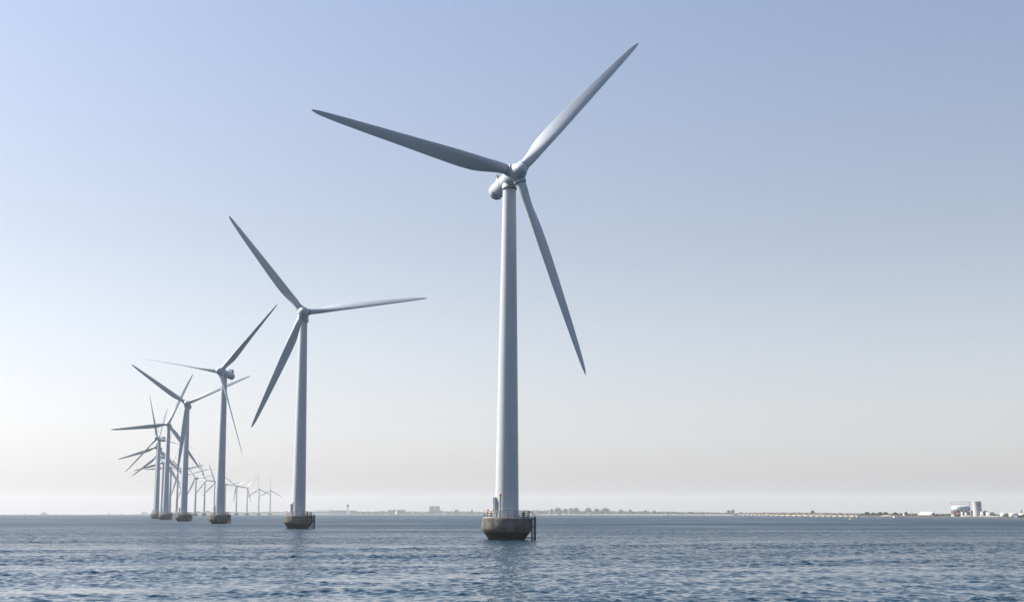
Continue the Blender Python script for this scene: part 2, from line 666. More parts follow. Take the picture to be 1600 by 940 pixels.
def nacelle_mesh():
    mb = MB()
    RB_ = Matrix.Rotation(R(-90), 4, 'X')          # local z -> +y (backward)
    prof = [(1.1, -2.62), (1.38, -2.6), (1.45, -2.5), (1.48, -1.5), (1.5, 5.6), (1.47, 6.8), (1.36, 7.6), (1.15, 7.95), (.85, 8.1), (.05, 8.15)]
    mb.lathe(prof, 48, 0, RB_)
    # seams of the canopy
    for y in (-1.35, 1.9):
        mb.lathe([(1.48, y - .02), (1.515, y - .02), (1.515, y + .02), (1.48, y + .02)], 48, 1, RB_, cap=False)
    # slots in the underside and a rear opening
    for s in (-1, 1):
        for y0, y1 in ((3.0, 4.4),):
            pts = []
            for a in np.linspace(R(205), R(252), 7):
                aa = a if s < 0 else PI - a
                pts.append((1.5 * math.cos(aa), 5.6, 1.5 * math.sin(aa)))
            mb.tube(pts, .11, 6, 2)
    mb.tube([(-.8, 7.3, -1.15), (0, 7.35, -1.38), (.8, 7.3, -1.15)], .2, 6, 2)
    # yaw collar under the nacelle
    mb.lathe([(1.36, -1.75), (1.36, -1.2), (1.15, -.6)], 40, 0)
    return mb.mesh('nacelle', [PAINT, SEAM, DARK])


TOP = 62.45


def tower_mesh():
    mb = MB()
    z0, z1 = 3.72, TOP
    prof = []
    secs = [z0, 17.5, 32.5, 47.5, z1]
    rad = lambda z: 2.07 + (1.19 - 2.07) * ((z - z0) / (z1 - z0)) ** 1.08
    zs = sorted(set([z0 + (z1 - z0) * k / 20 for k in range(21)]))
    for z in zs:
        prof.append((rad(z), z))
    mb.lathe(prof, 64, 0)
    for z in secs[1:-1]:
        r = rad(z)
        mb.lathe([(r - .01, z - .05), (r + .008, z - .04), (r + .008, z + .04), (r - .01, z + .05)], 64, 0, cap=False)
    mb.lathe([(2.06, z0), (2.2, z0), (2.2, z0 + .12), (2.07, z0 + .14)], 64, 0, cap=False)
    mb.lathe([(1.18, z1 - .12), (1.37, z1 - .1), (1.37, z1), (1.3, z1 + .02)], 48, 1, cap=False)
    return mb.mesh('tower', [TPAINT, SEAM])


def foundation_mesh():
    mb = MB()
    prof = [(2.4, -1.6), (3.05, -.12), (3.2, .1), (3.92, 1.1), (4.12, 1.38), (4.27, 1.6), (4.36, 1.85), (4.41, 2.1), (4.4, 2.45), (4.34, 2.9), (4.2, 3.45), (4.15, 3.66), (4.06, 3.72), (3.9, 3.725)]
    mb.lathe(prof, 72, 0)
    # formwork tie holes
    for k in range(18):
        a = 2 * PI * (k + .35) / 18
        for z, r in ((3.25, 4.26), (1.62, 4.37)):
            M = Matrix.Rotation(a, 4, 'Z') @ Matrix.Translation((r - .05, 0, z)) @ Matrix.Rotation(R(90), 4, 'Y')
            mb.lathe([(.1, 0), (.1, .075)], 10, 1, M)
    return mb.mesh('foundation', [CONC, DARK])


def deck_mesh():
    mb = MB()
    mb.lathe([(2.0, 3.70), (4.1, 3.70), (4.12, 3.76), (4.08, 3.80), (2.0, 3.83)], 72, 0)
    return mb.mesh('deck', DECK)


def railing_mesh():
    mb = MB()
    zb = 3.8
    A0, A1 = R(14), R(350)            # gap at the boat landing, +X
    for dz, rr in ((.42, 3.97), (.8, 3.94), (1.18, 3.9)):
        mb.tube(ring_pts(rr, zb + dz, 60, A0, A1), .045 if dz < 1 else .065, 6)
    n = 22
    for k in range(n + 1):
        a = A0 + (A1 - A0) * k / n
        c, s = math.cos(a), math.sin(a)
        mb.tube([(4.0 * c, 4.0 * s, zb - .02), (3.9 * c, 3.9 * s, zb + 1.18)], .055, 6)
    # kick plate
    P0 = ring_pts(4.0, zb + .02, 60, A0, A1)
    vs, fs = [], []
    for x, y, z in P0:
        vs += [(x, y, z), (x, y, z + .13)]
    for i in range(len(P0) - 1):
        fs.append((2 * i, 2 * i + 2, 2 * i + 3, 2 * i + 1))
    mb.add(vs, fs)
    return mb.mesh('railing', RAIL)


def landing_mesh():
    mb = MB()
    M = Matrix.Rotation(R(-12), 4, 'Z')
    for dx, dy, zt in ((4.62, -.75, 3.95), (4.95, -.3, 3.95), (4.95, .55, 3.95)):
        mb.tube([(dx, dy, -2.0), (dx, dy, zt)], .14, 10, 0, M)
    for z in (.35, 2.2, 3.5):
        for y in (-.75, .55):
            mb.tube([(3.3 if z < 1 else 4.2, y * .8, z), (4.9, y, z)], .09, 6, 0, M)
        mb.tube([(4.62, -.75, z), (4.95, -.3, z), (4.95, .55, z)], .08, 6, 0, M)
    for k in range(12):               # ladder rungs
        z = .3 + k * .31
        mb.tube([(4.82, -.22, z), (4.82, .47, z)], .03, 5, 0, M)
    # curved grab rails over the edge of the deck
    for y in (-.35, .5):
        mb.tube([(3.9, y, 3.85), (3.95, y, 4.95), (4.3, y, 4.9), (4.65, y, 4.5), (4.85, y, 4.0), (4.85, y, 3.2)], .04, 6, 1, M)
    return mb.mesh('boat_landing', [PILE, STEEL])


def oval(w, h, n=24, zc=0.0):
    """stadium outline in XZ"""
    pts = []
    r = w / 2
    for k in range(n):
        a = 2 * PI * k / n
        x = r * math.cos(a)
        z = r * math.sin(a) + (h / 2 - r) * (1 if math.sin(a) >= 0 else -1)
        pts.append((x, zc + z))
    return pts


def door_meshes():
    # local: facing +X out of the tower
    az = R(197)
    M = Matrix.Rotation(az, 4, 'Z')
    z = 3.8 + 2.2
    fr = MB()
    o_, i_ = oval(1.2, 2.9, 28, z), oval(.95, 2.62, 28, z)
    vs, fs = [], []
    x0, x1 = 1.75, 2.42
    n = len(o_)
    for X, P in ((x0, o_), (x1, o_), (x1, i_), (2.15, i_)):
        vs += [(X, a, b) for a, b in P]
    for r_ in range(3):
        for k in range(n):
            k2 = (k + 1) % n
            fs.append((r_ * n + k, r_ * n + k2, (r_ + 1) * n + k2, (r_ + 1) * n + k))
    fr.add(vs, fs, 0, False, M)
    leaf = MB()
    vs = [(2.16, a, b) for a, b in i_] + [(2.10, a, b) for a, b in i_]
    fs = [tuple(range(n)), tuple(reversed(range(n, 2 * n)))]
    for k in range(n):
        fs.append((k, (k + 1) % n, n + (k + 1) % n, n + k))
    leaf.add(vs, fs, 0, False, M)
    leaf.tube([(2.2, .3, z - .2), (2.2, .3, z + .1)], .025, 6, 1, M)
    st = MB()
    for k in range(4):
        st.box((2.5 + .22 * k, 0, 3.8 + .72 - .2 * k), (.24, .8, .04), 0, M)
    for s in (-.42, .42):
        st.tube([(2.4, s, 4.55), (3.25, s, 3.82)], .035, 6, 0, M)
        st.tube([(2.45, s, 4.5), (2.45, s, 5.5), (3.25, s, 4.75), (3.25, s, 3.82)], .025, 6, 0, M)
    return fr.mesh('door_frame', PAINT), leaf.mesh('door', [mat('door_paint', (.6, .61, .6), .4, var=.05), DARK]), st.mesh('door_steps', STEEL)


def lamp_post_mesh():
    p = MB()
    p.lathe([(.2, 3.8), (.2, 3.84), (.11, 3.86), (.1, 6.9), (.1, 7.0)], 14, 0)
    return p.mesh('lamp_post', mat('post_grey', (.1, .11, .12), .5, var=.1))


def lamp_mesh():
    p = MB()
    p.lathe([(.13, 6.95), (.16, 7.0), (.16, 7.35), (.13, 7.38)], 14, 0)
    p.lathe([(.14, 7.385), (.17, 7.41), (.16, 7.7), (.08, 7.8), (.02, 7.82)], 14, 1)
    return p.mesh('marker_lamp', [YEL, RED])


def buoy_ring_mesh():
    p = MB()
    N = 24
    pts = [(0.26 * math.cos(2 * PI * k / N), 0, 0.26 * math.sin(2 * PI * k / N)) for k in range(N)]
    p.tube(pts, .065, 8, 0, None, True)
    for q in range(4):
        a = PI / 4 + q * PI / 2
        seg = [(0.26 * math.cos(a + t), 0, 0.26 * math.sin(a + t)) for t in (-.25, 0, .25)]
        p.tube(seg, .08, 8, 1)
    return p.mesh('lifebuoy', [RED, WHITE])


def cabinet_mesh():
    p = MB()
    p.box((0, 0, .5), (.55, .4, .9), 0)
    p.box((0, 0, .97), (.62, .47, .05), 1)
    p.box((0, -.205, .5), (.45, .02, .78), 1)
    p.box((.0, 0, .03), (.5, .35, .06), 1)
    return p.mesh('deck_cabinet', [WHITE, mat('cabinet_rust', (.3, .14, .06), .8, var=.3)])


def mast_mesh():
    """weather mast pod at the rear of the nacelle"""
    p = MB()
    p.lathe([(.42, 1.25), (.3, 1.7), (.17, 2.6), (.15, 2.72)], 20, 0)
    p.lathe([(.1, 2.72), (.42, 2.76), (.42, 2.8), (.08, 2.85)], 24, 0)
    p.tube([(0, 0, 2.8), (0, 0, 3.5)], .035, 6, 1)
    p.tube([(-.25, .1, 2.8), (-.25, .1, 3.05)], .025, 6, 1)
    return p.mesh('weather_mast', [PAINT, SEAM])


def cooler_mesh():
    p = MB()
    p.box((0, 0, 1.95), (1.7, 1.9, 1.5), 0, None, .92)
    for s in (-1, 1):
        p.tube([(s * .55, -.5, 2.6), (s * .62, -.6, 3.35)], [.12, .03], 6, 0)
    p.box((0, .98, 1.95), (1.3, .06, 1.1), 1)
    for s in (-1, 1):
        p.box((s * .86, 0, 1.95), (.04, 1.3, 1.0), 1)
    return p.mesh('cooler', [PAINT, SEAM])


def hatch_mesh():
    p = MB()
    p.box((0, 0, 1.56), (.7, .9, .1), 0)
    p.tube([(-.2, -.2, 1.62), (-.2, .2, 1.62)], .03, 6, 1)
    return p.mesh('roof_hatch', [PAINT, SEAM])


def collar_mesh():
    p = MB()
    p.lathe([(1.0, 1.5), (1.12, 1.6), (1.12, 1.9), (1.04, 1.95), (.93, 1.95)], 36, 0)
    p.lathe([(.93, 1.97), (1.0, 1.97), (1.0, 2.1), (.92, 2.1)], 36, 1, cap=False)
    return p.mesh('blade_collar', [PAINT, SEAM])


TM = dict(blade=blade_mesh(), hub=hub_mesh(), nacelle=nacelle_mesh(), tower=tower_mesh(), foundation=foundation_mesh(),
          deck=deck_mesh(), railing=railing_mesh(), landing=landing_mesh(), post=lamp_post_mesh(), lamp=lamp_mesh(),
          ring=buoy_ring_mesh(), cabinet=cabinet_mesh(), mast=mast_mesh(), cooler=cooler_mesh(), hatch=hatch_mesh(), collar=collar_mesh())
TM['frame'], TM['door'], TM['steps'] = door_meshes()

# x, y, yaw, blade phase, lean (degrees) of the turbines in the curved row
ROW = [(-0.93, 238.49, 19.93, 41.79, 0.42), (-63.85, 408.8, 7.39, 82.07, 0.07), (-124.56, 582.1, -14.05, 40.04, 0.14),
       (-181.42, 754.62, 6.26, 65.03, 0.06), (-235.63, 928.74, 7.49, 23.6, 0.04), (-287.71, 1105.66, -15.88, 103.92, 0.14),
       (-328.59, 1258.07, -7.63, 12.86, 0.1), (-382.27, 1469.96, -26.1, 117.13, 0.08), (-422.53, 1647.76, -9.6, 15.25, 0.06),
       (-451.85, 1802.21, -18.31, 25.75, 0.04), (-491.33, 2001.23, 19.77, 74.47, 0.03), (-519.55, 2173.08, 1.09, 75.82, 0.03),
       (-547.87, 2361.14, -10.22, 83.62, 0.03), (-569.24, 2525.38, 34.3, 98.14, 0.01), (-585.71, 2684.76, 16.19, 101.54, 0.03),
       (-600.02, 2854.5, -9.24, 86.78, 0.01), (-618.12, 3061.57, -11.41, 67.72, 0.02), (-637.01, 3282.59, -0.7, 42.17, 0.0),
       (-638.07, 3440.39, -10.4, 115.09, 0.03), (-639.68, 3610.93, -5.76, 119.22, 0.02)]
LABELS = [
    'nearest and tallest white wind turbine, its round concrete base in full view near the centre',
    'second wind turbine of the row, one blade pointing right almost level',
    'third wind turbine of the row, nose turned left, boxy cooler on its nacelle',
    'fourth wind turbine of the row, one blade hanging down in front of its tower',
    'fifth wind turbine of the row, one blade level to the far left',
    'sixth wind turbine of the row, pale blade pointing right behind its neighbours',
    'seventh wind turbine, tower showing as a sliver left of the sixth tower',
    'eighth wind turbine, tower hidden behind the sixth, blades fanning out left',
    'ninth wind turbine, thin tower rising between the sixth and fifth towers',
    'tenth wind turbine, thin tower just right of the fifth tower',
    'eleventh wind turbine, thin tower alone in the gap left of the fourth tower',
    'twelfth wind turbine, tower hidden behind the fourth, one blade sticking out right',
    'thirteenth wind turbine, first small one right of the fourth tower',
    'fourteenth wind turbine, small one midway between the fourth and third towers',
    'fifteenth wind turbine, small one whose tower stands just left of the third tower',
    'sixteenth wind turbine, small tower peeping out right of the third tower',
    'seventeenth wind turbine, small one with upper blades spread in a wide V',
    'eighteenth wind turbine, small one with one blade up to the right',
    'nineteenth wind turbine, tiny one with upright blade, second from the far end',
    'twentieth and farthest wind turbine, tiny with upright blade, at the far end',
]


def set_part(name, key, parent, M=None):
    o = link(name, TM[key], parent)
    if M is not None:
        o.matrix_local = M
    return o


PITCHES = {0: 16, 1: 20, 2: 98, 3: 16, 4: 10, 5: 80}     # feathering of each rotor's blades

for i, (x, y, yaw, ph, lean) in enumerate(ROW):
    t = empty('wind_turbine', (x, y, sea_z(x, y)), LABELS[i], 'wind turbine', 'wind turbines in the curved offshore row')
    t.rotation_euler = (0, R(lean), 0)
    set_part('foundation', 'foundation', t)
    set_part('deck', 'deck', t)
    set_part('railing', 'railing', t)
    set_part('boat_landing', 'landing', t)
    tw = set_part('tower', 'tower', t)
    set_part('door_frame', 'frame', tw)
    set_part('door', 'door', tw)
    set_part('door_steps', 'steps', tw)
    lp = set_part('lamp_post', 'post', t, Matrix.Translation((-1.15, -3.6, 0)))
    set_part('marker_lamp', 'lamp', lp)
    if i < 8:
        for a, z in ((207, 4.75), (221, 4.45), (214, 5.0)):
            aa = R(a)
            set_part('lifebuoy', 'ring', t, Matrix.Translation((4.02 * math.cos(aa), 4.02 * math.sin(aa), z)) @ Matrix.Rotation(aa + R(90), 4, 'Z'))
        set_part('deck_cabinet', 'cabinet', t, Matrix.Translation((2.85, -1.6, 3.82)) @ Matrix.Rotation(R(25), 4, 'Z'))
    NM = Matrix.Translation((0, 0, 64.2)) @ Matrix.Rotation(R(yaw), 4, 'Z') @ Matrix.Rotation(R(-5), 4, 'X')
    nac = set_part('nacelle', 'nacelle', t, NM)
    if i in (2, 5, 9):
        set_part('cooler', 'cooler', nac, Matrix.Translation((0, 6.3, 0)))
    else:
        set_part('weather_mast', 'mast', nac, Matrix.Translation((0, 6.4, 0)))
    set_part('roof_hatch', 'hatch', nac, Matrix.Translation((0, .6, 0)))
    HM = NM @ Matrix.Translation((0, -4.0, 0))
    set_part('hub', 'hub', t, HM @ Matrix.Rotation(R(ph), 4, 'Y'))
    for k in range(3):
        bl = set_part('blade', 'blade', t, HM @ Matrix.Rotation(R(ph + 120 * k), 4, 'Y') @ Matrix.Rotation(R(-PITCHES.get(i, 10)), 4, 'Z'))
        set_part('blade_collar', 'collar', bl)

# ------------------------------------------------------------------ far shore
LEAF = mat('dark_foliage', (0.026, 0.042, 0.028), 0.9, var=0.4, vscale=0.12)
LEAF2 = mat('lighter_foliage', (0.038, 0.058, 0.036), 0.9, var=0.4, vscale=0.12)
SCRUB = mat('dry_scrub', (0.12, 0.085, 0.065), 0.95, var=0.35, vscale=0.06)
BARK = mat('bark', (0.06, 0.045, 0.03), 0.9, var=0.2)
GRASS = mat('rough_grass', (0.05, 0.055, 0.035), 0.95, var=0.3, vscale=0.02)
SAND = mat('beach_sand', (0.22, 0.19, 0.145), 0.95, var=0.15, vscale=0.05)
STONE = mat('quay_stone', (0.035, 0.035, 0.04), 0.9, var=0.4, vscale=0.2)
GRAVEL = mat('pale_gravel', (0.2, 0.2, 0.19), 0.95, var=0.18, vscale=0.4, bump=.6, bscale=1.5)
TAN = mat('tan_gravel', (0.34, 0.29, 0.22), 0.95, var=0.2, vscale=0.4, bump=.6, bscale=1.5)
BWALL = mat('pale_wall', (0.28, 0.3, 0.31), 0.8, var=0.1, vscale=0.2)
GWALL = mat('grey_wall', (0.26, 0.28, 0.31), 0.8, var=0.12, vscale=0.2)
DWALL = mat('dark_wall', (0.07, 0.075, 0.09), 0.8, var=0.2, vscale=0.2)
BRICK = mat('red_brick_wall', (0.3, 0.12, 0.085), 0.85, var=0.15, vscale=0.3)
ROOFM = mat('grey_roof', (0.16, 0.16, 0.17), 0.8, var=0.15, vscale=0.3)
GLASS = mat('window_glass', (0.04, 0.05, 0.07), 0.15)
BLUE = mat('blue_cladding', (0.07, 0.12, 0.24), 0.6, var=0.1, vscale=0.3)
AQUA = mat('pale_aqua_steel', (0.4, 0.5, 0.54), 0.5, var=0.15, vscale=0.3)
RUST = mat('rusty_red_steel', (0.36, 0.13, 0.08), 0.8, var=0.3, vscale=0.3)
CREAM = mat('cream_tank_paint', (0.42, 0.41, 0.37), 0.5, var=0.08, vscale=0.3)

SHORE = [(180, 6300), (215, 6000), (300, 5600), (480, 5200), (640, 4900), (800, 4600), (950, 4000), (1100, 3300), (1143, 3000), (1220, 2350),
         (1342, 1560), (1430, 1320), (1530, 1130), (1600, 1010), (1700, 900), (1900, 760)]


def shore(px):
    for (a, da), (b_, db) in zip(SHORE, SHORE[1:]):
        if px <= b_:
            t = max(0.0, (px - a) / (b_ - a))
            return 1.0 / ((1 - t) / da + t / db)
    return SHORE[-1][1]


def gx(px, Y):
    return (px - 800.0) / FPX * Y / math.cos(PITCH) * (1 / (1 + math.tan(PITCH) ** 2)) ** 0.5 * 1.0


def spot(px, dd, lift=1.5):
    """ground point behind the shoreline"""
    Y = shore(px) + dd
    p = at(px, HORIZ, Y)
    return Vector((p.x, Y, sea_z(p.x, Y) + lift))


def land_mesh():
    mb = MB()
    vs, fs = [], []
    N = 110
    offs = [(-8, -1.2), (0, .15), (14, 1.1), (40, 1.5), (250, 1.6), (600, 1.6), (1400, 1.2)]
    for i in range(N + 1):
        px = 205 + (1880 - 205) * i / N
        for j, (o_, z) in enumerate(offs):
            Y0 = shore(px)
            wob = 10 * noise.noise(Vector((px * .05, 0, 0))) * (Y0 / 3000)
            Y = min(Y0 + o_ * (1.0 if j < 5 else 1) + (wob if j < 4 else 0), 8400)
            if i == 0: Y = Y0 + o_ * .3
            x = at(px, HORIZ, Y).x
            hump = 0
            if 3 <= j <= 5 and px < 520:
                hump = (3.0 + 3.0 * noise.noise(Vector((px * .03, j, 5)))) * min(1, (px - 205) / 18)
            vs.append((x, Y, sea_z(x, Y) + z + max(0, hump)))
    m = len(offs)
    for i in range(N):
        for j in range(m - 1):
            fs.append((i * m + j, (i + 1) * m + j, (i + 1) * m + j + 1, i * m + j + 1))
    mb.add(vs, fs)
    mb.m = [1 if (k % (m - 1)) < 3 and 41 < k // (m - 1) < 76 else 0 for k in range(len(fs))]
    return mb.build('shore_land', [GRASS, SAND])


tag(land_mesh(), kind='structure')


def clump(mb, c, r, sq=.8, mi=0, seed=0):
    bm = bmesh.new()
    bmesh.ops.create_icosphere(bm, subdivisions=1, radius=1)
    vs = []
    for v in bm.verts:
        k = r * (1 + random.uniform(-.28, .28))
        vs.append((c[0] + v.co.x * k, c[1] + v.co.y * k, c[2] + v.co.z * k * sq))
    fs = [tuple(v.index for v in f.verts) for f in bm.faces]
    bm.free()
    mb.add(vs, fs, mi)


def wood(name, pts, dd, mats=None, r_k=.55):
    """a far wood that reads as one mass; pts = [(px, top y)]"""
    mb = MB()
    for (a, ya), (b_, yb) in zip(pts, pts[1:]):
        px = a
        while px < b_:
            t = (px - a) / (b_ - a)
            yt = ya + (yb - ya) * t
            d = dd * random.uniform(.8, 1.5)
            s = spot(px, d, 1.2)
            top = at(px, yt + random.uniform(-.15, .6), s.y).z
            h = max(2.0, top - s.z)
            r = h * r_k * random.uniform(.8, 1.15)
            clump(mb, (s.x, s.y, s.z + h - r * .85), r, .85, random.randint(0, 1))
            clump(mb, (s.x + random.uniform(-r, r), s.y - r * .8, s.z + h * .3), r * .8, .9, random.randint(0, 1))
            px += r * .75 * FPX / s.y
    o = mb.build(name, mats or [LEAF, LEAF2])
    tag(o, kind='stuff')
    return o


wood('shore_wood', [(243, 800), (262, 798.6), (300, 799.2), (345, 798.2), (380, 799.2), (420, 798.4), (455, 799), (488, 798.2)], 300)
wood('shore_wood', [(555, 797.6), (575, 797.8), (600, 797.2), (606, 798.5), (660, 798.2), (700, 797.6), (735, 798), (765, 798.2), (800, 798.4), (826, 797)], 260)
wood('shore_wood', [(824, 797.2), (840, 796), (862, 796)], 150)
wood('shore_wood', [(860, 797), (905, 796.6), (960, 797.2), (1000, 797.8), (1050, 798.2), (1100, 799)], 170)
wood('shore_wood', [(1100, 799.2), (1143, 800), (1200, 799.6), (1250, 799.6), (1300, 800.4), (1345, 801)], 330)
wood('shore_scrub', [(1150, 800.8), (1200, 800.2), (1260, 800.6), (1310, 801.6), (1345, 802.4)], 60, [SCRUB, SCRUB])
wood('shore_wood', [(1342, 801.2), (1370, 800.6), (1410, 801), (1440, 801.6), (1490, 801.8), (1560, 802.4), (1620, 802.4)], 240)


def tree(px, w, ytop, dd, label, m=None):
    s = spot(px, dd, 1.3)
    k = s.y / FPX
    top = at(px, ytop, s.y).z
    h = top - s.z
    R_ = w * k / 2
    t = empty('tree', s, label, 'tree', 'single trees standing out along the far shore')
    tr = MB()
    tr.tube([(0, 0, -.5), (.1, 0, h * .35), (0, .1, h * .6)], [h * .045, h * .035, h * .015], 7)
    for q in range(4):
        a = q * 1.6 + .4
        tr.tube([(0, 0, h * .3), (R_ * .5 * math.cos(a), R_ * .5 * math.sin(a), h * .62)], [h * .02, h * .008], 5)
    tr.build('trunk', BARK, t)
    c = MB()
    for q in range(26):
        a = random.uniform(0, 2 * PI)
        e = random.uniform(-.6, 1)
        rr = R_ * .68 * math.sqrt(max(0, 1 - e * e * .8)) * random.uniform(.5, 1)
        clump(c, (rr * math.cos(a), rr * math.sin(a), h * .62 + e * h * .24), R_ * random.uniform(.22, .4), .85, random.randint(0, 1))
    for q in range(260):
        a = random.uniform(0, 2 * PI)
        e = random.uniform(-1, 1)
        rr = R_ * math.sqrt(max(0, 1 - e * e)) * random.uniform(.85, 1.05)
        p = Vector((rr * math.cos(a), rr * math.sin(a), h * .62 + e * h * .38))
        z = R_ * .09
        d1 = Vector((random.uniform(-1, 1), random.uniform(-1, 1), random.uniform(-1, 1))) * z
        d2 = Vector((random.uniform(-1, 1), random.uniform(-1, 1), random.uniform(-1, 1))) * z
        c.add([p, p + d1, p + d1 + d2, p + d2], [(0, 1, 2, 3)], random.randint(0, 1))
    c.build('crown', m or [LEAF, LEAF2], t)


for px, w, yt, lb in [
    (862, 6, 793.3, 'leftmost round tree of the shore row right of the nearest turbine'),
    (871.5, 12, 792.4, 'broad round tree second in the shore row right of the nearest turbine'),
    (883, 9, 793.8, 'lower round tree third in the shore row right of the nearest turbine'),
    (891.5, 9, 793.0, 'fourth round tree of the shore row, touching the taller fifth'),
    (900, 10, 792.6, 'fifth round tree at the right end of the joined crowns on the shore'),
    (919.5, 11, 792.2, 'tall round tree standing alone just left of a smaller one on the shore'),
    (932, 9, 793.4, 'small round tree between two broad shore trees'),
    (945.5, 14, 793.0, 'broadest round tree at the right end of the shore row'),
    (970, 6, 794.6, 'small thin-crowned tree rising above low woods right of the round trees'),
    (985, 6, 794.8, 'small bushy tree above the low woods, second right of the round trees'),
    (1009, 5, 796.0, 'tiny tree above the low woods, third right of the round trees'),
    (1022, 5, 796.0, 'tiny tree above the low woods, fourth right of the round trees'),
    (1138.5, 6, 796.0, 'left tree of the pair beside the dark pyramid roof'),
    (1145, 7, 795.2, 'right and taller tree of the pair beside the dark pyramid roof'),
    (1269.5, 6, 796.6, 'single round tree above the brown scrub behind the jetty'),
    (713, 7, 795.2, 'broad low tree right of the twin blocks on the far shore'),
    (737.5, 4, 795.2, 'small round tree just left of the nearest turbine base'),
    (1355, 9, 799.2, 'first green tree behind the harbour quay, from the left'),
    (1364, 6, 799.8, 'second green tree behind the harbour quay, small'),
    (1375, 8, 799.2, 'third green tree behind the tan gravel heap'),
    (1384, 8, 799.3, 'fourth green tree, just right of the tan gravel heap top'),
    (1398.5, 7, 799.6, 'fifth green tree, behind the white barge'),
    (1415.5, 6, 799.0, 'pointed tree behind the bridge of the white barge')]:
    tree(px, w, yt, 90, lb)


def building(name, label, cat, px0, px1, ytop, dd, wall, depth=14, rot=0.0, group=None, roof='flat', bands=0, ybot=None):
    c = spot((px0 + px1) / 2, dd, 1.2)
    k = c.y / FPX
    w = (px1 - px0) * k
    h = at((px0 + px1) / 2, ytop, c.y).z - c.z
    t = empty(name, c, label, cat, group, rot)
    m = MB()
    hb = h if roof == 'flat' else h * (.62 if roof == 'gable' else .3)
    m.box((0, 0, hb / 2 - .5), (w, depth, hb + 1), 0)
    m.build('wall', wall, t)
    for b_ in range(bands):
        g = MB()
        z = hb * (b_ + .55) / bands
        n = max(3, int(w / 3.2))
        for q in range(n):
            x = -w / 2 + w * (q + .5) / n
            g.box((x, -depth / 2 - .03, z), (w / n * .55, .1, hb / bands * .5), 0)
        g.build('window_band', GLASS, t)
    r = MB()
    if roof == 'flat':
        r.box((0, 0, h + .18), (w + .5, depth + .5, .36), 0)
        r.box((w * .2, 0, h + .36 + .6), (w * .14, depth * .3, 1.2), 0)
    else:
        r.add([(-w / 2 - .3, -depth / 2 - .3, hb), (w / 2 + .3, -depth / 2 - .3, hb), (w / 2 + .3, depth / 2 + .3, hb), (-w / 2 - .3, depth / 2 + .3, hb), (-w / 2 - .3, 0, h), (w / 2 + .3, 0, h)],
              [(0, 1, 5, 4), (2, 3, 4, 5), (0, 4, 3), (1, 2, 5), (0, 3, 2, 1)], 0)
    r.build('roof', ROOFM if roof != 'white' else CREAM, t)
    return t, w, h, c


building('hangar', 'long pale hangar at the left end of the shore beside the second turbine base', 'hangar', 490, 515, 795.4, 120, GWALL, 40, roof='gable')
building('terminal_building', 'long low grey building between the hangar and the control tower', 'building', 516, 541, 796.9, 110, GWALL, 30, bands=2)
building('terminal_building', 'low grey building just right of the control tower', 'building', 546, 556, 797.2, 110, GWALL, 30, bands=2)
building('warehouse', 'long dark low warehouse behind the orange sail', 'warehouse', 606.5, 633, 796.3, 100, DWALL, 25, bands=1)
building('brick_house', 'reddish low house left of the white sail near the twin blocks', 'house', 640, 651, 797.4, 60, BRICK, 12, roof='gable', bands=1)
building('brick_house', 'reddish long house between the brick house and the twin blocks', 'house', 655, 664, 797.9, 62, BRICK, 12, roof='gable', bands=1)
building('apartment_block', 'left one of the twin grey-blue blocks on the far shore', 'apartment block', 671.3, 678.6, 790.4, 130, GWALL, 22, bands=7)
building('apartment_block', 'right one of the twin grey-blue blocks on the far shore', 'apartment block', 679.8, 686.8, 790.4, 130, GWALL, 22, bands=7)
building('podium_building', 'low pale building in front of the twin blocks', 'building', 670.5, 691, 796.8, 80, BWALL, 18, bands=1)
building('white_house', 'white house on the low shore seen right of the fourth turbine tower', 'house', 304, 311.5, 798.2, 150, BWALL, 12, bands=2)
building('shore_shed', 'grey shed on the low shore left of the third turbine base', 'shed', 319, 328, 797.9, 150, GWALL, 16, bands=1)


def pole_obj(px, ytop, dd, label, name='mast', cat='mast', r=.25, group=None):
    s = spot(px, dd, 1.2)
    h = at(px, ytop, s.y).z - s.z
    m = MB()
    m.tube([(0, 0, -.5), (0, 0, h)], [r, r * .6], 8)
    m.box((0, 0, h + .2), (r * 3, r * 3, .5), 0)
    m.box((0, 0, h * .8), (r * 5, r * 1.5, .3), 0)
    o = m.build(name, GWALL)
    o.location = s
    tag(o, label, cat, group)


for q, px in enumerate((518, 523.5, 529, 534)):
    pole_obj(px, 794.2, 105, ['first', 'second', 'third', 'fourth'][q] + ' thin light mast from the hangar above the low grey building', 'light_mast', 'mast', .3, 'light masts over the low building')
pole_obj(1131, 795.6, 60, 'thin mast left of the pair of trees by the pyramid roof')
pole_obj(1424.8, 797.0, 60, 'thin mast above the red heap in the harbour')
pole_obj(1596, 797.2, 120, 'short dark chimney above the cream tanks at the right edge', 'chimney', 'chimney', .6)

# control tower
s = spot(543.2, 140, 1.2)
h = at(543.2, 787.2, s.y).z - s.z
t = empty('control_tower', s, 'slim control tower with flared cab on the far shore', 'tower')
m = MB(); m.lathe([(3.0, -.5), (2.4, 2), (2.3, h * .62), (4.2, h * .76)], 20); m.build('shaft', GWALL, t)
m = MB(); m.lathe([(4.2, h * .76), (4.6, h * .78), (5.2, h * .95)], 20, 0); m.build('cab_glass', GLASS, t)
m = MB(); m.lathe([(5.3, h * .95), (5.3, h * .98), (1, h)], 20, 0); m.tube([(0, 0, h), (0, 0, h + 4)], .25, 6); m.build('roof', GWALL, t)

# island buildings at the far left
building('island_house', 'low house on the faint island left of the turbine cluster', 'house', 222, 230, 798.9, 60, GWALL, 12, roof='gable', bands=1)

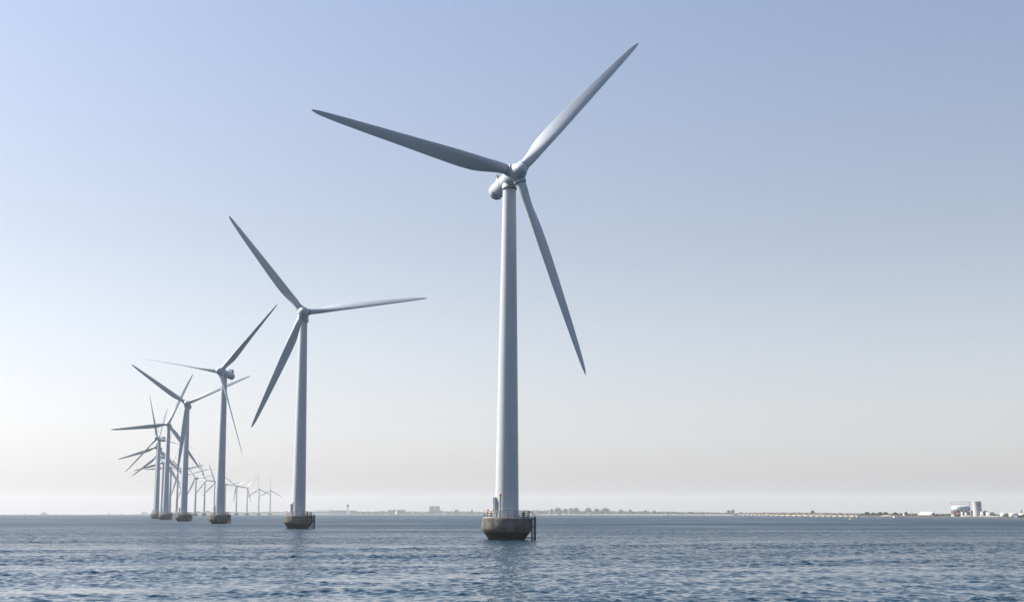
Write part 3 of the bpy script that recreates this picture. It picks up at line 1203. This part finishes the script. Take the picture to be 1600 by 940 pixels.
# boathouse with a dark pyramid roof
s = spot(1157.5, 8, .6)
k = s.y / FPX
hh = at(1157.5, 798.8, s.y).z - s.z
t = empty('boathouse', s, 'dark boathouse with pyramid roof at the left end of the jetty', 'boathouse')
m = MB(); m.box((0, 0, hh * .15), (20 * k, 14, hh * .3)); m.build('wall', DWALL, t)
m = MB()
w2 = 11 * k
m.add([(-w2, -8, hh * .3), (w2, -8, hh * .3), (w2, 8, hh * .3), (-w2, 8, hh * .3), (-w2 * .12, -.8, hh * .9), (w2 * .12, -.8, hh * .9), (w2 * .12, .8, hh * .9), (-w2 * .12, .8, hh * .9)],
      [(0, 1, 5, 4), (1, 2, 6, 5), (2, 3, 7, 6), (3, 0, 4, 7), (4, 5, 6, 7), (3, 2, 1, 0)])
m.build('roof', DWALL, t)
m = MB(); m.box((0, 0, hh * .95), (2.4, 2.4, hh * .16), 0, None, .4); m.build('cupola', DWALL, t)

# jetty
P0, P1 = spot(1146, -22, 0), spot(1342, -14, 0)
t = empty('jetty', P0, 'long white jetty on regular piers along the brown shore', 'jetty')
dv = (P1 - P0)
L_ = dv.length
zax = math.atan2(dv.y, dv.x)
t.rotation_euler = (0, 0, zax)
m = MB(); m.box((L_ / 2, 0, 1.7), (L_, 3, .5)); m.build('walkway', TAN, t)
m = MB()
for z in (2.6, 3.0):
    m.tube([(0, -1.45, z), (L_, -1.45, z)], .05, 5)
m.build('handrail', STEEL, t)
for q in range(26):
    px = 1146 + 196 * q / 25
    s0 = spot(px, -20, 0)
    tt = (s0 - P0).dot(dv) / (L_ * L_)
    m = MB(); m.box((0, 0, .3), (1.6, 3.2, 2.7), 0)
    o = m.build('pier', DWALL if q % 2 else TAN, t); o.location = (L_ * min(1, max(0, tt)), 0, 0)


# quay wall of the harbour
m = MB()
vs, fs = [], []
pxs = [1343 + (1880 - 1343) * q / 60 for q in range(61)]
for px in pxs:
    for o_, z in ((-14, -1.5), (-13, 1.15), (-6, 1.25), (24, 1.3)):
        Y = shore(px) + o_
        x = at(px, HORIZ, Y).x
        vs.append((x, Y, sea_z(x, Y) + z + (.5 * noise.noise(Vector((px * .8, o_, 0))) if o_ < 10 else .25)))
for q in range(60):
    for j in range(3):
        fs.append((q * 4 + j, q * 4 + 4 + j, q * 4 + 5 + j, q * 4 + 1 + j))
m.add(vs, fs)
tag(m.build('quay', STONE), kind='structure')


def heap(px, w, ytop, dd, label, mt, sx=1.0):
    s = spot(px, dd, 1.1)
    k = s.y / FPX
    h = at(px, ytop, s.y).z - s.z
    r = w * k / 2
    m = MB()
    vs, fs = [], []
    NR, NA = 9, 30
    for i in range(NR):
        t = i / (NR - 1)
        for a in range(NA):
            an = 2 * PI * a / NA
            n_ = noise.noise(Vector((math.cos(an) * 1.5 + px, math.sin(an) * 1.5, t * 2)))
            rr = r * (1 - t) * (1 + .12 * n_) + .05
            vs.append((rr * math.cos(an) * sx, rr * math.sin(an), h * (t ** 1.05) * (1 - .06 * t) + .25 * n_ * (1 - t) - .3 * (i == 0)))
    for i in range(NR - 1):
        for a in range(NA):
            b_ = (a + 1) % NA
            fs.append((i * NA + a, i * NA + b_, (i + 1) * NA + b_, (i + 1) * NA + a))
    fs.append(tuple((NR - 1) * NA + a for a in range(NA)))
    m.add(vs, fs, 0, True)
    o = m.build('gravel_heap', mt)
    o.location = s
    tag(o, label, 'gravel heap', 'gravel heaps on the harbour quay')


heap(1385, 26, 803.6, 22, 'low tan gravel heap left of the white barge', TAN)
heap(1510.5, 28, 803.2, 26, 'pale cone of gravel in front of the gas holder, left of the silo foot', GRAVEL)
heap(1534, 15, 803.0, 42, 'smaller pale gravel cone at the right foot of the silo', GRAVEL)
heap(1546, 25, 803.8, 24, 'pale gravel cone in front of the flat cream tank', GRAVEL)
heap(1558, 24, 804.4, 26, 'greyish gravel cone farthest right, left of the domed tanks', GRAVEL)
heap(1571, 14, 806.6, 24, 'small dark heap at the foot of the domed tanks', STONE)


def tank(px, w, ytop, dd, label, mt, dome=.12, ybase=None):
    s = spot(px, dd, 1.1)
    k = s.y / FPX
    h = at(px, ytop, s.y).z - s.z
    r = w * k / 2
    t = empty('storage_tank', s, label, 'storage tank', 'storage tanks in the harbour')
    m = MB()
    hb = h * (1 - dome)
    pr = [(r, -.5), (r, hb * .33), (r + .06, hb * .33 + .03), (r + .06, hb * .33 + .15), (r, hb * .33 + .18), (r, hb * .66), (r + .06, hb * .66 + .03), (r + .06, hb * .66 + .15), (r, hb * .66 + .18), (r, hb)]
    m.lathe(pr, 40)
    m.build('shell', mt, t)
    m = MB()
    m.lathe([(r + .08, hb), (r + .08, hb + .12), (r * .8, hb + h * dome * .45), (r * .4, hb + h * dome * .85), (.2, h)], 40)
    m.build('tank_roof', mt, t)
    m = MB()
    for q in range(14):
        a = R(200) + q * .09
        m.box(((r + .3) * math.cos(a), (r + .3) * math.sin(a), hb * q / 14), (.5, .5, .12))
    m.build('spiral_stair', STEEL, t)


tank(1547, 12.5, 799.4, 78, 'flat cream tank right of the tall silo', CREAM, .04)
tank(1569, 12.5, 800.2, 60, 'first domed cream tank from the left', CREAM, .2)
tank(1583.5, 14, 800.3, 62, 'second domed cream tank, between its two neighbours', CREAM, .2)
tank(1598.5, 14, 800.6, 64, 'third domed cream tank, cut by the right edge', CREAM, .2)

# gas holder
s = spot(1500.5, 95, 1.1)
k = s.y / FPX
zz = lambda y: at(1500.5, y, s.y).z - s.z
r = 13.4 * k
t = empty('gas_holder', s, 'round gas holder with pale blue-green top, red lower ring and lattice guide frame', 'gas holder')
m = MB(); m.lathe([(r * .95, -.5), (r * .95, zz(797.2))], 48); m.build('lower_tank', RUST, t)
m = MB()
for y in (803, 800.6, 798.8):
    m.lathe([(r * .96, zz(y)), (r * 1.0, zz(y)), (r * 1.0, zz(y) + .35), (r * .96, zz(y) + .35)], 48, 0, cap=False)
for q in range(24):
    a = 2 * PI * q / 24
    m.tube([(r * .98 * math.cos(a), r * .98 * math.sin(a), 0), (r * .98 * math.cos(a), r * .98 * math.sin(a), zz(797.4))], .1, 5)
m.build('walkway_ring', DWALL, t)
m = MB(); m.lathe([(r * .96, zz(797.2)), (r, zz(796.8)), (r, zz(791.4)), (r * .9, zz(790.2)), (r * .6, zz(789.3)), (.3, zz(788.9))], 48); m.build('bell', AQUA, t)
m = MB()
for q in range(16):
    a = 2 * PI * (q + .3) / 16
    c_, s_ = math.cos(a) * r * 1.04, math.sin(a) * r * 1.04
    m.tube([(c_, s_, 0), (c_, s_, zz(782.6))], .085, 5)
for y in (783, 787, 790):
    m.tube(ring_pts(r * 1.04, zz(y), 48), .07, 5, 0, None, True)
for q in range(16):
    a = 2 * PI * (q + .3) / 16
    b_ = 2 * PI * (q + 1.3) / 16
    m.tube([(math.cos(a) * r * 1.04, math.sin(a) * r * 1.04, zz(787)), (math.cos(b_) * r * 1.04, math.sin(b_) * r * 1.04, zz(783))], .04, 4)
m.build('guide_frame', GWALL, t)
m = MB()
a = R(-12)
m.box((r * 1.06 * math.cos(a), r * 1.06 * math.sin(a), zz(783) / 2), (.7, .7, zz(783)))
m.build('stair_tower', GWALL, t)

# tall silo
s = spot(1527.3, 70, 1.1)
k = s.y / FPX
zz = lambda y: at(1527.3, y, s.y).z - s.z
t = empty('silo', s, 'tall round grey silo with small blue square sign near its top', 'silo')
SW = mat('silo_concrete', (0.36, 0.34, 0.34), .8, var=.1, vscale=.4)
m = MB(); m.lathe([(6.9 * k, -.5), (6.7 * k, zz(800)), (6.0 * k, zz(783.6)), (6.1 * k, zz(783.4)), (6.1 * k, zz(782.9))], 40); m.build('shell', SW, t)
m = MB(); m.lathe([(5.9 * k, zz(782.9) + .01), (5.7 * k, zz(782.5)), (.2, zz(782.3))], 40); m.build('silo_roof', ROOFM, t)
m = MB()
vs = []
for a in np.linspace(R(-101), R(-66), 8):
    for z in (zz(790), zz(787)):
        vs.append((6.36 * k * math.cos(a), 6.36 * k * math.sin(a), z))
fs = [(2 * q, 2 * q + 2, 2 * q + 3, 2 * q + 1) for q in range(7)]
m.add(vs, fs)
m.build('blue_sign', mat('sign_blue', (.03, .12, .5), .5), t)

building('plant_building', 'blank grey plant block left of the tall silo', 'plant building', 1515, 1522.5, 797.9, 74, GWALL, 8, bands=0)
building('plant_building', 'blank grey plant block right of the tall silo', 'plant building', 1533.5, 1541.5, 798.8, 80, GWALL, 8, bands=0)
building('plant_building', 'small white plant block with conveyor, left of the gravel cone', 'plant building', 1488, 1501, 803.2, 48, BWALL, 8, bands=1)
building('plant_building', 'narrow white plant block in front of the gas holder', 'plant building', 1502.5, 1507.5, 798.8, 56, BWALL, 5, bands=1)
building('plant_building', 'white plant block between gas holder and silo', 'plant building', 1508.5, 1515, 799.6, 56, BWALL, 5, bands=1)
building('blue_shed', 'long blue shed in front of the cream tanks at the right edge', 'shed', 1587, 1625, 805.2, 30, BLUE, 8)
building('tent_shed', 'large shed with bright white pitched roof on the quay', 'shed', 1438.5, 1458, 799.2, 45, DWALL, 17, rot=R(-38), roof='white')
building('dark_shed', 'dark low shed right of the white-roofed shed', 'shed', 1456, 1466, 804.2, 38, DWALL, 6)
building('white_cabin', 'small white cabin on the quay halfway between white shed and gas holder', 'cabin', 1474.5, 1479, 806.6, 16, BWALL, 3)
building('white_cabin', 'small white cabin at the foot of the gravel cone by the gas holder', 'cabin', 1491.5, 1494.5, 806.2, 20, BWALL, 3)
building('white_cabin', 'small white cabin at the left foot of the white-roofed shed', 'cabin', 1434.5, 1437.5, 804.8, 20, BWALL, 3)

# conveyor
s = spot(1496, 52, 1.1); k = s.y / FPX
m = MB()
m.tube([(-6 * k, 0, .5), (8 * k, 0, 8 * k)], .35, 6)
for q in range(4):
    x = (-2 + q * 3) * k
    m.tube([(x, -.4, 0), (x, 0, (x / k + 6) / 14 * 7.5 * k + .4)], .1, 5)
    m.tube([(x, .5, 0), (x, 0, (x / k + 6) / 14 * 7.5 * k + .4)], .1, 5)
o = m.build('conveyor', BWALL); o.location = s
tag(o, 'slanting white conveyor in front of the gas holder', 'conveyor')

# rows of rust-red containers on the quay
n = 0
for q, px in enumerate((1421.5, 1425, 1428.5, 1432)):
    for lv in range(2 if q in (1, 2) else 1):
        s = spot(px, 22, 1.3)
        m = MB(); m.box((0, 0, .65), (2.2, 1.4, 1.25))
        for z in np.linspace(-1.0, 1.0, 9):
            m.box((z, -.71, .65), (.08, .05, 1.2))
        o = m.build('container', RUST)
        o.location = s + Vector((0, 0, 1.3 * lv))
        pos = ['left end', 'second from the left', 'third from the left', 'right end'][q]
        tag(o, 'rust-red container, %s of the row between barge and white-roofed shed, %s' % (pos, 'upper' if lv else 'on the quay'), 'container', 'rust-red containers on the quay')
        o['label'] = 'rust-red container at ' + (pos if 'end' in pos else 'the ' + pos.replace(' from the left', ' place')) + ' of the quay row' + (', stacked on top' if lv else '')


# ------------------------------------------------------------------ boats
def sailboat(px, ywl, ytop, label, sail=None, Y=None, w=1.0):
    Y = Y or shore(px) - 120
    p = at(px, HORIZ, Y)
    s = Vector((p.x, Y, sea_z(p.x, Y)))
    h = at(px, ytop, Y).z - s.z
    L = h * .75
    t = empty('sailboat', s, label, 'sailboat', None, random.uniform(-.5, .5))
    m = MB()
    out = [(-L / 2, -L * .1), (-L * .1, -L * .15), (L * .3, -L * .1), (L / 2, 0), (L * .3, L * .1), (-L * .1, L * .15), (-L / 2, L * .1)]
    n = len(out)
    vs = [(x * .88, y * .6, -.3) for x, y in out] + [(x, y, L * .11) for x, y in out]
    fs = [tuple(reversed(range(n))), tuple(range(n, 2 * n))] + [(i, (i + 1) % n, n + (i + 1) % n, n + i) for i in range(n)]
    m.add(vs, fs)
    m.box((-L * .05, 0, L * .15), (L * .35, L * .14, L * .08), 0, None, .85)
    m.build('hull', WHITE, t)
    m = MB(); m.tube([(L * .08, 0, 0), (L * .08, 0, h)], .08, 6); m.build('mast', STEEL, t)
    m = MB()
    a, b_, c_ = (L * .06, 0, h * .18), (-L * .42, L * .05, h * .18), (L * .06, 0, h * .98)
    mid = (-L * .22, L * .1, h * .5)
    for dy in (0, .03):
        m.add([(q[0], q[1] + dy, q[2]) for q in (a, b_, mid, c_)], [(0, 1, 2, 3)])
    m.build('mainsail', SAIL, t)
    m = MB()
    for dy in (0, .03):
        m.add([(L * .47, dy, h * .13), (L * .12, L * .1 + dy, h * .2), (L * .1, dy, h * .85), (L * .33, L * .12 + dy, h * .42)], [(0, 1, 2, 3)])
    m.build('jib', sail or SAIL, t)


sailboat(619.2, 803, 795.2, 'sailboat with bright orange sail off the far shore', ORANGE, 3900)
sailboat(608, 802.5, 799.4, 'tiny white sailboat just left of the orange sail', None, 4200)
sailboat(645.5, 802.5, 798.6, 'white sailboat in front of the reddish houses', None, 4200)
sailboat(691.5, 802, 799, 'left one of three white sailboats right of the twin blocks', None, 4300)
sailboat(694.5, 802, 799.2, 'middle one of three white sailboats right of the twin blocks', None, 4350)
sailboat(697.5, 802, 799.4, 'right one of three white sailboats right of the twin blocks', None, 4250)
sailboat(858.5, 802, 798.4, 'white sailboat just left of the round shore trees', None, 3900)
sailboat(887.8, 802, 798.9, 'white sailboat in front of the round shore trees', None, 3900)
sailboat(1309, 808, 801.6, 'white sailboat beside the jetty near its right end', None, 1640)


def motorboat(px, Y, L, label, mt=None, name='motorboat'):
    p = at(px, HORIZ, Y)
    t = empty(name, (p.x, Y, sea_z(p.x, Y)), label, 'boat', None, random.uniform(-.3, .3))
    m = MB()
    out = [(-L / 2, -L * .13), (L * .2, -L * .14), (L / 2, 0), (L * .2, L * .14), (-L / 2, L * .13)]
    n = len(out)
    vs = [(x * .85, y * .6, -.2) for x, y in out] + [(x, y, L * .14 + (.04 * L if x > 0 else 0)) for x, y in out]
    fs = [tuple(reversed(range(n))), tuple(range(n, 2 * n))] + [(i, (i + 1) % n, n + (i + 1) % n, n + i) for i in range(n)]
    m.add(vs, fs)
    m.build('hull', mt or WHITE, t)
    m = MB(); m.box((-L * .05, 0, L * .22), (L * .35, L * .18, L * .16), 0, None, .8); m.build('cabin', WHITE, t)
    m = MB(); m.box((L * .02, 0, L * .235), (L * .3, L * .19, L * .05), 0, None, .95); m.build('window', GLASS, t)
    m = MB(); m.tube([(-L * .12, 0, L * .3), (-L * .12, 0, L * .5)], .06, 6); m.build('mast', STEEL, t)


motorboat(923.5, 3500, 9, 'white motorboat on the water below the round shore trees')
motorboat(874.8, 3900, 9, 'small red-hulled boat at the beach below the broad round tree', RED)
motorboat(663, 4300, 9, 'small white motorboat left of the twin blocks')
motorboat(1044, 3300, 7, 'small white motorboat at the beach right of the round trees')

# barge with deckhouse at the quay
p = spot(1405, -24, 0)
k = p.y / FPX
t = empty('barge', p, 'white barge moored at the quay with its deckhouse at the right end', 'barge')
L = 18.5 * k
m = MB()
vs = [(-L / 2 + .6, -1.6, -.4), (L / 2 - .3, -1.6, -.4), (L / 2 - .3, 1.6, -.4), (-L / 2 + .6, 1.6, -.4), (-L / 2, -1.9, 1.9), (L / 2, -1.9, 1.9), (L / 2, 1.9, 1.9), (-L / 2, 1.9, 1.9)]
m.add(vs, [(0, 3, 2, 1), (4, 5, 6, 7), (0, 1, 5, 4), (1, 2, 6, 5), (2, 3, 7, 6), (3, 0, 4, 7)])
m.build('hull', WHITE, t)
m = MB(); m.box((-L / 2 + .3 + L / 2, -1.62, .0), (L * .95, .1, .55)); m.build('waterline_band', NAVY, t)
hh = at(1413, 801.2, p.y).z
m = MB(); m.box((L / 2 - 1.0, 0, 1.9 + (hh - 1.9) / 2), (1.7, 2.6, hh - 1.9), 0, None, .9); m.build('deckhouse', WHITE, t)
m = MB(); m.box((L / 2 - 1.0, 0, hh - .55), (1.72, 2.62, .35)); m.build('window', GLASS, t)
for q in range(4):
    m = MB(); m.box((-L / 2 + 2.6 + q * 2.1, 0, 2.2), (1.5, 2.4, .6)); m.build('hatch_cover', RUST, t)


def ship(px, Y, H, label, mt):
    p = at(px, HORIZ, Y)
    t = empty('ship', (p.x, Y, sea_z(p.x, Y)), label, 'ship', 'ships on the open horizon at the left', R(55))
    L = H * 2.0
    m = MB()
    out = [(-L / 2, -L * .08), (L * .3, -L * .08), (L / 2, 0), (L * .3, L * .08), (-L / 2, L * .08)]
    n = len(out)
    vs = [(x * .93, y * .8, -1) for x, y in out] + [(x, y, H * .3) for x, y in out]
    fs = [tuple(reversed(range(n))), tuple(range(n, 2 * n))] + [(i, (i + 1) % n, n + (i + 1) % n, n + i) for i in range(n)]
    m.add(vs, fs); m.build('hull', mt, t)
    m = MB(); m.box((-L * .1, 0, H * .45), (L * .3, L * .14, H * .35), 0, None, .85); m.box((-L * .08, 0, H * .68), (L * .16, L * .13, H * .14)); m.build('superstructure', GWALL, t)
    m = MB(); m.tube([(-L * .1, 0, H * .7), (-L * .1, 0, H)], H * .02, 6); m.tube([(L * .3, 0, H * .3), (L * .3, 0, H * .6)], H * .015, 6); m.build('mast', DWALL, t)


ship(69, 6800, 20, 'hazy ship with raised bridge, the largest on the open horizon at far left', GWALL)
ship(171, 7200, 12, 'faint pale ship on the horizon left of the island', GWALL)
ship(40, 7000, 7, 'tiny ship left of the largest hazy ship', GWALL)
ship(88.5, 7000, 7, 'tiny ship just right of the largest hazy ship', DWALL)
ship(190, 6000, 6, 'tiny dark ship closest to the island', NAVY)


def buoy(px, py, label, mt, hgt):
    # distance from the photo row of its waterline
    dip = (py - HORIZ) / FPX
    Y = CAM_H / dip
    p = at(px, HORIZ, Y)
    m = MB()
    m.lathe([(.1, -.4), (.45 * hgt, -.2), (.5 * hgt, .1), (.42 * hgt, .3 * hgt), (.15 * hgt, .6 * hgt), (.1 * hgt, hgt)], 20)
    m.lathe([(.05 * hgt, hgt * .99), (.17 * hgt, hgt * 1.05), (.05 * hgt, hgt * 1.2)], 12)
    o = m.build('buoy', mt)
    o.location = (p.x, Y, sea_z(p.x, Y))
    tag(o, label, 'buoy')


buoy(1328, 810.4, 'small yellow buoy floating below the right end of the jetty', YEL, 1.4)
buoy(1326.5, 828, 'white float on open water below the yellow buoy', BWALL, .3)

# ------------------------------------------------------------------ haze
hz = MB()
hz.box((0, 3300, 54.5), (19000, 12700, 127), 0)
hm = bpy.data.materials.new('haze_air')
hm.use_nodes = True
hm.node_tree.nodes.clear()
ho = hm.node_tree.nodes.new('ShaderNodeOutputMaterial')
hv = hm.node_tree.nodes.new('ShaderNodeVolumePrincipled')
hv.inputs['Color'].default_value = (0.87, 0.9, 0.92, 1)
hv.inputs['Density'].default_value = 0.75e-4
hv.inputs['Anisotropy'].default_value = 0.15
hm.node_tree.links.new(hv.outputs[0], ho.inputs['Volume'])
hzo = hz.build('haze', hm)
tag(hzo, kind='stuff')
